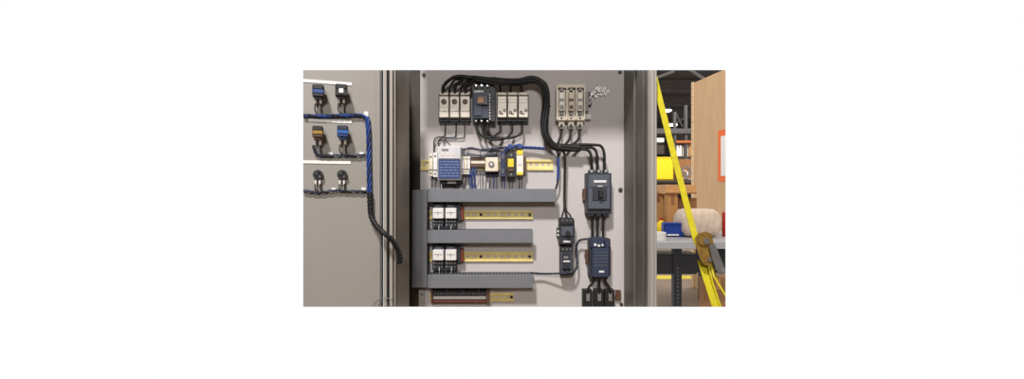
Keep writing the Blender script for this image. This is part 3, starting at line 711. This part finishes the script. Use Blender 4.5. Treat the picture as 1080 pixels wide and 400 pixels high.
# fine wires curling at the foot of the door rim
for i, pts in enumerate(([(392, 330), (396, 319), (404, 314.5), (413, 317), (417, 330)], [(398, 330), (400, 320), (407, 317), (411, 330)])):
    solo('loose_wire', ['outer', 'inner'][i] + ' pale loose wire curling at the foot of the door rim', 'wire', STEELD, B().tube([(x, y, .385) for x, y in pts], .0011, seg=6), 'loose wires at the foot of the door rim', smooth=True)

# ------------------------------------------------------------------ yellow strap and ratchet
def W(px, py, dd): return Vector(((px - 540) / F * dd, dd - CD, -(py - 200) / F * dd))
t = T('ratchet_strap', 'bright yellow ratchet strap slanting down in front of the workbench', 'strap', 745, 262, off=.35)
s = t.b().strip([W(688, 74, 1.365), W(690.5, 84, 1.365), W(707, 150, 1.355), W(722.5, 210, 1.345), W(733.5, 252, 1.335), W(738, 262, 1.33)], .0175, .003)
t.part('webbing', STRAP, s)
s = t.b().strip([W(739.5, 274, 1.335), W(744, 290, 1.33), W(757, 330, 1.32)], .0215, .0035)
t.part('webbing', STRAP, s)
s = t.b().strip([W(747.5, 272, 1.322), W(753, 292, 1.315), W(766, 313, 1.31)], .005, .002)
s.strip([W(746, 276, 1.32), W(752, 300, 1.318), W(762, 330, 1.315)], .005, .002)
s.strip([W(749, 270, 1.325), W(757, 298, 1.32), W(768, 318, 1.32)], .003, .002)
t.part('webbing_tail', STRAP, s, label='thin yellow loose tails')
def plate(bm_, pts, d0, d1):
    bm_.prism([(W(x, y, d0).x, W(x, y, d0).z) for x, y in pts], CD - d1, CD - d0, raw=True)
s = t.b(); ou = [(733.5, 252), (737, 246), (744, 244.5), (750.5, 247), (753, 258), (755, 268), (753, 277), (748, 281), (742, 279), (737.5, 271), (735, 262)]
plate(s, ou, 1.305, 1.3085); plate(s, ou, 1.335, 1.3385)
t.part('ratchet_frame', GOLD, s)
s = t.b()
c = W(742, 253.5, 1.32); s.tube([(c.x, c.y - .022, c.z), (c.x, c.y + .02, c.z)], .009, seg=14, raw=True)
c = W(746, 273, 1.32); s.tube([(c.x, c.y - .02, c.z), (c.x, c.y + .02, c.z)], .006, seg=14, raw=True)
t.part('spindle', STEELD, s)
s = t.b(); c = W(742, 253.5, 1.302)
for k in range(12):
    a = k * PI / 6; s.raw((c.x + math.cos(a) * .0135 - .002, -(CD - 1.302), c.z + math.sin(a) * .0135 - .002), (c.x + math.cos(a) * .0135 + .002, -(CD - 1.299), c.z + math.sin(a) * .0135 + .002))
s.tube([(c.x, c.y - .002, c.z), (c.x, c.y + .002, c.z)], .013, seg=20, raw=True)
t.part('ratchet_wheel', GOLD, s)
s = t.b()
plate(s, [(748, 259), (754, 257), (763.5, 281), (763, 290), (758, 289.5), (751, 273)], 1.292, 1.2955)
plate(s, [(748, 259), (754, 257), (763.5, 281), (763, 290), (758, 289.5), (751, 273)], 1.322, 1.3255)
t.part('release_handle', STEELD, s, label='dull grey steel release handle')
s = t.b(); c = W(760, 284, 1.309); s.tube([(c.x, c.y - .018, c.z), (c.x, c.y + .018, c.z)], .007, seg=12, raw=True)
t.part('handle_grip', STEEL, s)

# ------------------------------------------------------------------ warehouse behind
def wb(px0, py0, px1, py1, d0, d1, bev=.004, b=None):
    "box whose front at depth d0 shows at these pixels, running back to d1"
    return (b or B()).box(px0, py0, px1, py1, CD - d1, CD - d0, bev)
FZ = -H
solo('floor', None, None, CONC, B().raw((1.3, 1.0, FZ - .02), (20, 40, FZ)), kind='structure')
for nm, a, c, mm in (('floor', (-6, -8, FZ - .02), (6, 1.0, FZ), CONC), ('ceiling', (-6, -8, 4.6), (6, 3.4, 4.7), MATS['dark_roof_deck']),
                     ('wall_left', (-6.1, -8, FZ), (-6, 3.4, 4.6), mat('pale_wall', (150, 144, 136), .8)), ('wall_right', (6, -8, FZ), (6.1, 3.4, 4.6), MATS['pale_wall']), ('wall_front', (-6, -8.1, FZ), (6, -8, 4.6), MATS['pale_wall'])):
    ALL.remove(solo(nm, None, None, mm, B().raw(a, c), kind='structure'))
solo('wall_back', None, None, WALLM, B().raw((8, 40, FZ), (22, 40.2, 7)), kind='structure')
solo('ceiling', None, None, ROOFM, B().raw((4, 17, 5.75), (22, 40, 5.9)), kind='structure')
solo('floor_line', 'yellow safety line painted on the floor under the workbench', 'floor marking', FYEL, B().raw((1.9, 5.5, FZ), (7, 5.78, FZ + .002)))
# roof steel
for i, dd in enumerate((24, 28, 32.5)):
    t = T('roof_truss', ['nearest', 'middle', 'farthest'][i] + ' grey steel roof truss under the dark warehouse roof', 'truss', 725, 90, off=CD - dd, group='roof trusses')
    z1, z0 = 5.72, 5.1
    s = t.b().raw((5, dd - CD, z1 - .1), (18, dd - CD + .12, z1)).raw((5, dd - CD, z0), (18, dd - CD + .12, z0 + .1))
    t.part('chord', RACKD, s); s = t.b(); x = 5.0; k = 0
    while x < 17:
        s.tube([(x, dd - CD + .06, z0 if k % 2 else z1 - .05), (x + 1.3, dd - CD + .06, z1 - .05 if k % 2 else z0)], .035, seg=6, raw=True); x += 1.3; k += 1
    t.part('diagonal', RACKD, s)
t = T('roof_brace', 'pale steel roof brace forming a shallow peak under the warehouse roof', 'brace', 715, 76, off=CD - 18)
t.part('brace_bar', TRUSS, t.b().tube([W(690, 83, 18), W(711, 75, 18)], .06, seg=6, raw=True))
t.part('brace_bar', TRUSS, t.b().tube([W(727, 73, 18), W(745, 85, 18)], .06, seg=6, raw=True))
# lamps
for (x, y, dd, w, nm) in ((704, 115.6, 27, 4.5, 'upper'), (710.5, 130.8, 36, 4.0, 'lower'), (695, 147.8, 12, 3.6, 'lowest')):
    if nm == 'lowest':
        continue
    t = T('hanging_lamp', f'{nm} of two glowing high bay lamps hanging from the dark roof', 'lamp', x, y, off=CD - dd, group='high bay lamps')
    t.part('diffuser', LAMPM, wb(x - w, y - .2, x + w, y + 1.6, dd, dd + .5, .02, t.b()))
    t.part('housing', TRUSS, wb(x - w * .8, y - 2.2, x + w * .8, y - .3, dd + .05, dd + .45, .02, t.b()))
    a = W(x, y - 2, dd + .25); t.part('hanger', RACKD, t.b().raw((a.x - .02, a.y - .02, a.z), (a.x + .02, a.y + .02, 5.76)))
# racking
t = T('storage_rack', 'grey steel pallet racking with cross beams at the far side of the warehouse', 'rack', 712, 200, off=CD - 12)
DR = 12.0
for (x0, x1) in ((688, 690.6), (711.0, 713.4), (722.6, 725.2)):
    a = W(x0, 110, DR); c = W(x1, 110, DR); tp = {688: 108, 711.0: 118, 722.6: 111}[x0]
    t.part('upright', RACKM, t.b().raw((a.x, a.y, FZ), (c.x, a.y + .09, W(x0, tp, DR).z), .005))
t.part('beam', RACKM, wb(686, 135.5, 732, 141, DR - .06, DR, .01, t.b()))
t.part('beam', RACKD, wb(686, 141.4, 732, 143.5, DR + .3, DR + .4, .01, t.b()))
t.part('beam', RACKD, wb(686, 190, 734, 193.4, DR - .06, DR, .01, t.b()), label='dark lower beam')
t.part('beam', mat('orange_beam', (170, 92, 40), .6), wb(713, 148.2, 736, 151, DR - .06, DR, .01, t.b()), label='orange beam')
t.part('brace', RACKM, t.b().tube([W(712, 118, DR + .05), W(720, 134, DR + .05)], .018, seg=6, raw=True).tube([W(724, 123, DR + .05), W(713, 130, DR + .05)], .012, seg=6, raw=True))
s = t.b()
for py, d1 in ((141.2, 13.2), (193.2, 13.2), (165.8, 13.2)):
    z = W(700, py, DR).z; s.raw((3.5, DR - CD, z - .03), (5.2, d1 - CD, z))
t.part('shelf', RACKD, s)
def carton(label, x0, y0, x1, y1, d0, depth, m, tape=True, name='cardboard_box', cat='box', group=None):
    t = T(name, label, cat, (x0 + x1) / 2, y1, off=CD - d0, group=group)
    t.part('carton', m, wb(x0, y0, x1, y1, d0, d0 + depth, .008, t.b()))
    if tape:
        xc = (x0 + x1) / 2; w = (x1 - x0) * .06
        t.part('tape', LBL if m is CARDD else CARDD, wb(xc - w, y0, xc + w, y0 + (y1 - y0) * .3, d0 - .003, d0 - .001, 0, t.b()))
    return t
def bin_(label, x0, y0, x1, y1, d0, depth, m):
    t = T('storage_bin', label, 'bin', (x0 + x1) / 2, y1, off=CD - d0)
    a = W(x0, y1, d0); c = W(x1, y0, d0); w = .02
    s = t.b().raw((a.x, a.y, a.z), (c.x, a.y + w, c.z), .006).raw((a.x, a.y + depth - w, a.z), (c.x, a.y + depth, c.z), .006)
    s.raw((a.x, a.y, a.z), (a.x + w, a.y + depth, c.z), .006).raw((c.x - w, a.y, a.z), (c.x, a.y + depth, c.z), .006).raw((a.x, a.y, a.z), (c.x, a.y + depth, a.z + w))
    t.part('tub', m, s)
    t.part('rim', m, t.b().raw((a.x - .008, a.y - .012, c.z - .03), (c.x + .008, a.y + .008, c.z), .004))
bin_('bright yellow storage bin on the rack shelf beside the cabinet edge', 689, 165.8, 710.5, 190, 10.6, .7, YBIN)
solo('shelf_board', 'thin steel shelf carrying the yellow storage bin', 'shelf', RACKD, wb(684, 190.2, 734, 192.2, 10.5, 11.5))
# things on the racks
solo('far_bundle', 'dark wrapped pallet load above the yellow storage bin', 'pallet load', RACKD, wb(689, 152, 702, 164.5, 12.1, 12.8, .05))
carton('small white carton on the racking just left of the strap', 692, 145.5, 700.5, 150.2, 12.05, .5, WHT, False)
carton('white carton behind the strap under the orange beam', 713.5, 153, 719.2, 165, 12.05, .5, WHT)
carton('tan carton under the right end of the orange beam', 727, 151.6, 733.5, 165.4, 12.05, .5, CARD, False)
carton('cream carton between two uprights under the orange beam', 720, 153.6, 726.4, 165.4, 12.1, .5, CREAM)
t = T('wire_coil', 'tangled grey wire coil on the shelf right of the yellow bin', 'coil', 724, 180, off=CD - 10.6)
for k, (dx, dy, r) in enumerate(((0, 0, 5.5), (-3, 3, 5), (3, 4, 4.6))):
    t.part('wire_turn', (STEELD, WHT, STEEL)[k], t.b().ring(724 + dx, 181 + dy, r - 1.3, r, CD - 10.7 - k * .05, CD - 10.65 - k * .05, 20))
carton('dark carton on the shelf behind the grey wire coil', 716, 168, 734, 190, 11.0, .4, CARDD, False)
# crate: tall plywood box seen along its side
L0, R0 = W(730.2, 88, 6.6), W(762, 74, 5.87)
dirn = Vector((R0.x - L0.x, R0.y - L0.y, 0)).normalized()
ca = math.atan2(dirn.y, dirn.x)
C = Frame((L0.x, L0.y, H), ca)
t = T('plywood_crate', 'tall light plywood crate standing behind the workbench at the right', 'crate', 745, 200, off=0, fr=C)
t.part('side_panel', PLY, t.b().raw((0, 0, FZ), (1.3, 1.0, L0.z), .004))
cp = t.b()
cp.raw((-.012, -.012, FZ), (.05, .0, L0.z + .012), .003)
t.part('corner_batten', mat('pale_batten', (222, 190, 148), .7), cp)
cp = t.b()
z = -1.2
while z < L0.z: cp.tube([(.025, -.0165, z), (.025, -.0118, z)], .008, seg=8, raw=True); z += .12
t.part('nail', STEELD, cp)
# orange bordered label
a = C.at(757.2, 192, .004); c2 = C.at(772, 136.5, .004)
zt = C.at(757.2, 138, .004).z; zb = C.at(757.2, 191.6, .004).z
t = T('shipping_label', 'white shipping label with a thick orange border stuck on the plywood crate', 'label', 762, 165, C)
t.part('label_sheet', ORANGE, t.b().raw((a.x, -.001, zb), (a.x + .5, -.004, zt)), label='orange border')
b1 = C.at(760.4, 165, .004).x
t.part('white_field', LBL, t.b().raw((b1, -.004, zb + .07), (a.x + .44, -.006, zt - .08)))
# workbench
TZ = -.5
t = T('workbench', 'grey-topped workbench with black steel frame at the right', 'workbench', 720, 250, off=CD - 4.6)
t.part('bench_top', TABLE, t.b().raw((1.05, 4.42 - CD, TZ - .07), (3.4, 5.6 - CD, TZ), .008))
s = t.b()
def leg(px0, px1, dd):
    a = W(px0, 260, dd); c = W(px1, 260, dd)
    return t.b().raw((a.x, dd - CD, FZ), (c.x, dd - CD + .07, TZ - .07), .004)
for (x0, x1, dd) in ((710.5, 719.3, 4.48), (687, 691, 5.4), (773, 781, 4.48)):
    l = t.part('leg', TFRAME, leg(x0, x1, dd))
    if x0 == 710.5:
        s = t.b()
        for k in range(12): s.disc(715, 283 + k * 4, .7, CD - 4.482, CD - 4.476, 8)
        t.part('bolt_hole', STEELD, s, l)
t.part('apron', TFRAME, wb(684, 269, 735, 289.5, 4.50, 4.54, .004, t.b()), label='deep black apron panel')
t.part('apron', TFRAME, wb(735, 256, 770, 288, 4.62, 4.66, .004, t.b()))
t.part('lower_shelf', mat('grey_shelf_steel', (118, 112, 106), .5), t.b().raw((1.05, 4.75 - CD, -.76), (2.1, 5.5 - CD, -.73), .004))
# things on the bench (top at TZ)
def bz(dd): return 200 - TZ * F / dd
t = T('tape_roll', 'white roll of tape lying at the left end of the bench', 'tape roll', 697, 246, off=CD - 4.55)
c = W(696.5, bz(4.6), 4.5); q = t.b()
vo = []
for r, z in ((.035, 0), (.035, .075), (.082, .075), (.082, 0)):
    vo.append([q.bm.verts.new((c.x + r * math.cos(k * PI / 12), c.y + .09 + r * math.sin(k * PI / 12), TZ + z)) for k in range(24)])
for a_ in range(4):
    for k in range(24): q.bm.faces.new((vo[a_][k], vo[a_][(k + 1) % 24], vo[(a_ + 1) % 4][(k + 1) % 24], vo[(a_ + 1) % 4][k]))
t.part('tape_winding', WHT, q)
def onbench(x0, x1, ytop, dd, depth):
    a = W(x0, 0, dd); c = W(x1, 0, dd); return (a.x, dd - CD, TZ), (c.x, dd - CD + depth, W(0, ytop, dd).z)
t = T('storage_bin', 'low dark blue parts bin on the bench', 'bin', 711, 244, off=CD - 4.8)
a, c = onbench(700.5, 721.5, 235.2, 4.85, .1)
s = t.b().raw(a, (c[0], a[1] + .012, c[2]), .003).raw((a[0], c[1] - .012, a[2]), c, .003).raw(a, (a[0] + .012, c[1], c[2]), .003).raw((c[0] - .012, a[1], a[2]), c, .003).raw(a, (c[0], c[1], a[2] + .01))
t.part('tub', BBIN, s); t.part('rim', BBIN, t.b().raw((a[0] - .006, a[1] - .01, c[2] - .02), (c[0] + .006, a[1] + .004, c[2]), .003))
t.part('front_label', WHT, t.b().raw((a[0] + .03, a[1] - .0115, a[2] + .015), (a[0] + .15, a[1] - .0005, a[2] + .03)))
def bcarton(label, x0, x1, yt, dd, depth, m, group=None, flap=False):
    t = T('cardboard_box', label, 'box', (x0 + x1) / 2, bz(dd), off=CD - dd)
    a, c = onbench(x0, x1, yt, dd, depth)
    t.part('carton', m, t.b().raw(a, c, .006))
    xm = (a[0] + c[0]) / 2
    t.part('tape', CARDD, t.b().raw((xm - .02, a[1] - .002, c[2] - .12), (xm + .02, a[1] + .001, c[2])))
bcarton('tall tan cardboard box standing on the bench behind the blue bin', 704, 715, 205, 5.2, .12, CARD)
bcarton('wide brown cardboard box at the back of the bench under the crate edge', 716, 735, 209, 5.35, .12, CARDD)
t = T('wooden_box', 'pale pine box lying across the tops of the cardboard boxes', 'box', 717, 200, off=CD - 5.15)
za = W(0, 204.6, 5.2).z
a = W(702, 0, 5.18); c = W(734.5, 0, 5.18)
t.part('box_body', WOOD, t.b().raw((a.x, a.y, za), (c.x, a.y + .32, W(0, 195, 5.18).z), .005))
t.part('edge_strip', CARDD, t.b().raw((a.x, a.y - .004, za), (c.x, a.y - .0005, za + .015)))
bcarton('narrow brown carton at the left behind the tape roll', 688, 700.5, 203, 5.45, .15, mat('tan_carton', (196, 150, 92), .8))
t = T('yellow_bottle', 'small yellow bottle in front of the narrow carton on the bench', 'bottle', 696.5, 236, off=CD - 5.25)
c = W(697.3, 0, 5.3)
def lathe(q, cx, cy, prof, seg=16):
    R = [[q.bm.verts.new((cx + r * math.cos(k * 2 * PI / seg), cy + r * math.sin(k * 2 * PI / seg), z)) for k in range(seg)] for r, z in prof]
    for A, Bq in zip(R, R[1:]):
        for k in range(seg): q.bm.faces.new((A[k], A[(k + 1) % seg], Bq[(k + 1) % seg], Bq[k]))
    q.bm.faces.new(R[0][::-1]); q.bm.faces.new(R[-1]); return q
t.part('bottle_body', YBIN, lathe(t.b(), c.x, c.y, [(.045, TZ), (.048, TZ + .02), (.048, TZ + .11), (.02, TZ + .14), (.018, TZ + .15)]), smooth=True)
t.part('cap', REDP, lathe(t.b(), c.x, c.y, [(.021, TZ + .15), (.021, TZ + .175)]))
# paper sack lying on the bench
t = T('paper_sack', 'plump pale paper sack lying on the bench before the crate', 'sack', 742, 240, off=CD - 4.75)
a, c = onbench(722.5, 762.5, 221, 4.75, .38)
q = t.b(); cx, cy = (a[0] + c[0]) / 2, (a[1] + c[1]) / 2; hx = (c[0] - a[0]) / 2; hz = c[2] - a[2]
V = []; nu, nv = 28, 18; random.seed(2)
for i in range(nu + 1):
    u = -1 + 2 * i / nu; e = (1 - abs(u) ** 9) ** .5 if abs(u) < 1 else 0; e = max(e, .6); row = []
    for j in range(nv):
        th = 2 * PI * j / nv; yy = math.cos(th); zz = math.sin(th)
        sp = lambda v: math.copysign(abs(v) ** .5, v)
        row.append(q.bm.verts.new((cx + u * hx, cy + sp(yy) * .19 * (e ** .4) + .006 * math.sin(u * 17 + j), TZ + hz / 2 + sp(zz) * hz / 2 * e + .004 * math.sin(u * 23 + j * 2) * (zz > -.3))))
    V.append(row)
for A, Bq in zip(V, V[1:]):
    for j in range(nv): q.bm.faces.new((A[j], A[(j + 1) % nv], Bq[(j + 1) % nv], Bq[j]))
q.bm.faces.new(V[0][::-1]); q.bm.faces.new(V[-1])
t.part('sack_body', BAG, q, smooth=True)
t = T('red_can', 'bright red can at the far right end of the bench', 'can', 765, 236, off=CD - 4.9)
c = W(768, 0, 4.9); t.part('can_body', REDP, lathe(t.b(), c.x, c.y, [(.055, TZ), (.06, TZ + .01), (.06, TZ + .25), (.055, TZ + .26)]), smooth=True)
t.part('lid', STEEL, lathe(t.b(), c.x, c.y, [(.05, TZ + .26), (.05, TZ + .265)]))
# under and behind the bench
solo('steel_post', 'slim grey steel post standing behind the bench beneath the strap ratchet', 'post', RACKM, B().raw((W(738, 0, 5.8).x, 4.1, FZ), (W(740.6, 0, 5.8).x, 4.16, TZ - .08), .004))
t = T('cardboard_box', 'brown cardboard box on the floor at lower right behind the strap', 'box', 750, 310, off=CD - 5.9)
a = W(742.5, 290, 5.3); c = W(772, 290, 5.3)
t.part('carton', CARDD, t.b().raw((a.x, a.y, FZ), (c.x, a.y + .15, -1.02), .006))
t.part('tape', CARD, t.b().raw(((a.x + c.x) / 2 - .03, a.y - .002, -1.15), ((a.x + c.x) / 2 + .03, a.y + .001, -1.02)))
# ------------------------------------------------------------------ only the stretch of the place the photograph covers is modelled
KL, KR, KT, KB = (319.8 - 540) / F, (765.2 - 540) / F, (200 - 74) / F, (200 - 323.8) / F
PL = [(Vector((-1, KL, 0))), (Vector((1, -KR, 0))), (Vector((0, -KT, 1))), (Vector((0, KB, -1)))]
bpy.context.view_layer.update()
cam0 = Vector((0, -CD, H)); drop = []
for o in ALL:
    Mw = o.matrix_world; co = [Mw @ v.co - cam0 for v in o.data.vertices]
    flags = [max(n.dot(c) for c in co) > 1e-6 for n in PL]
    if not any(flags): continue
    if any(min(n.dot(c) for c in co) > 0 for n in PL): drop.append(o); continue
    me = o.data; bm = bmesh.new(); bm.from_mesh(me); bm.transform(Mw)
    for n, f in zip(PL, flags):
        if not f: continue
        r = bmesh.ops.bisect_plane(bm, geom=bm.verts[:] + bm.edges[:] + bm.faces[:], plane_co=cam0, plane_no=n.normalized(), clear_outer=True, dist=1e-6)
        es = [e for e in bm.edges if e.is_boundary]
        if es: bmesh.ops.holes_fill(bm, edges=es, sides=0)
    bm.transform(Mw.inverted()); 
    if not bm.faces: drop.append(o)
    bmesh.ops.recalc_face_normals(bm, faces=bm.faces[:])
    bm.to_mesh(me); bm.free()
for o in drop: bpy.data.objects.remove(o)
for o in list(COL.objects):
    if o.type == 'EMPTY' and not o.children: bpy.data.objects.remove(o)

# ------------------------------------------------------------------ camera, world, lamps
cd = bpy.data.cameras.new('camera'); cam = bpy.data.objects.new('camera', cd); COL.objects.link(cam)
cam.location = (0, -CD, H); cam.rotation_euler = (PI / 2, 0, 0)
cd.sensor_width = 36; cd.lens = 36 * F / 1080; cd.clip_end = 200; cd.clip_start = .05
SC.camera = cam
w = bpy.data.worlds.new('world'); SC.world = w; w.use_nodes = True
w.node_tree.nodes['Background'].inputs['Color'].default_value = (1, 1, 1, 1)
w.node_tree.nodes['Background'].inputs['Strength'].default_value = 1.0
def area(name, loc, target, size, power, col=(1, .95, .9)):
    l = bpy.data.lights.new(name, 'AREA'); l.shape = 'RECTANGLE'; l.size, l.size_y = size; l.energy = power; l.color = col
    o = bpy.data.objects.new(name, l); COL.objects.link(o); o.location = loc
    o.rotation_euler = (Vector(target) - Vector(loc)).to_track_quat('-Z', 'Y').to_euler()
area('key_lamp', (-.65, -2.85, H + 3.05), (.1, 0, H - .25), (.35, .35), 195, (1, .975, .958))
area('fill_lamp', (.0, -4.6, H + 1.5), (.05, 0, H - .25), (.9, .5), 84, (1, .975, .955))
area('aisle_lamp', (2.2, 1.5, H + 3.0), (2.0, 4.0, H - .6), (1, 1), 90, (1, .93, .84))
area('aisle_lamp', (4.5, 6.5, H + 3.9), (4.2, 10, H + .2), (1.5, 1.5), 260, (1, .93, .84))
vs = SC.view_settings
vs.view_transform = 'Standard'; vs.look = 'None'; vs.exposure = 0.0; vs.gamma = 1.0; vs.use_curve_mapping = False
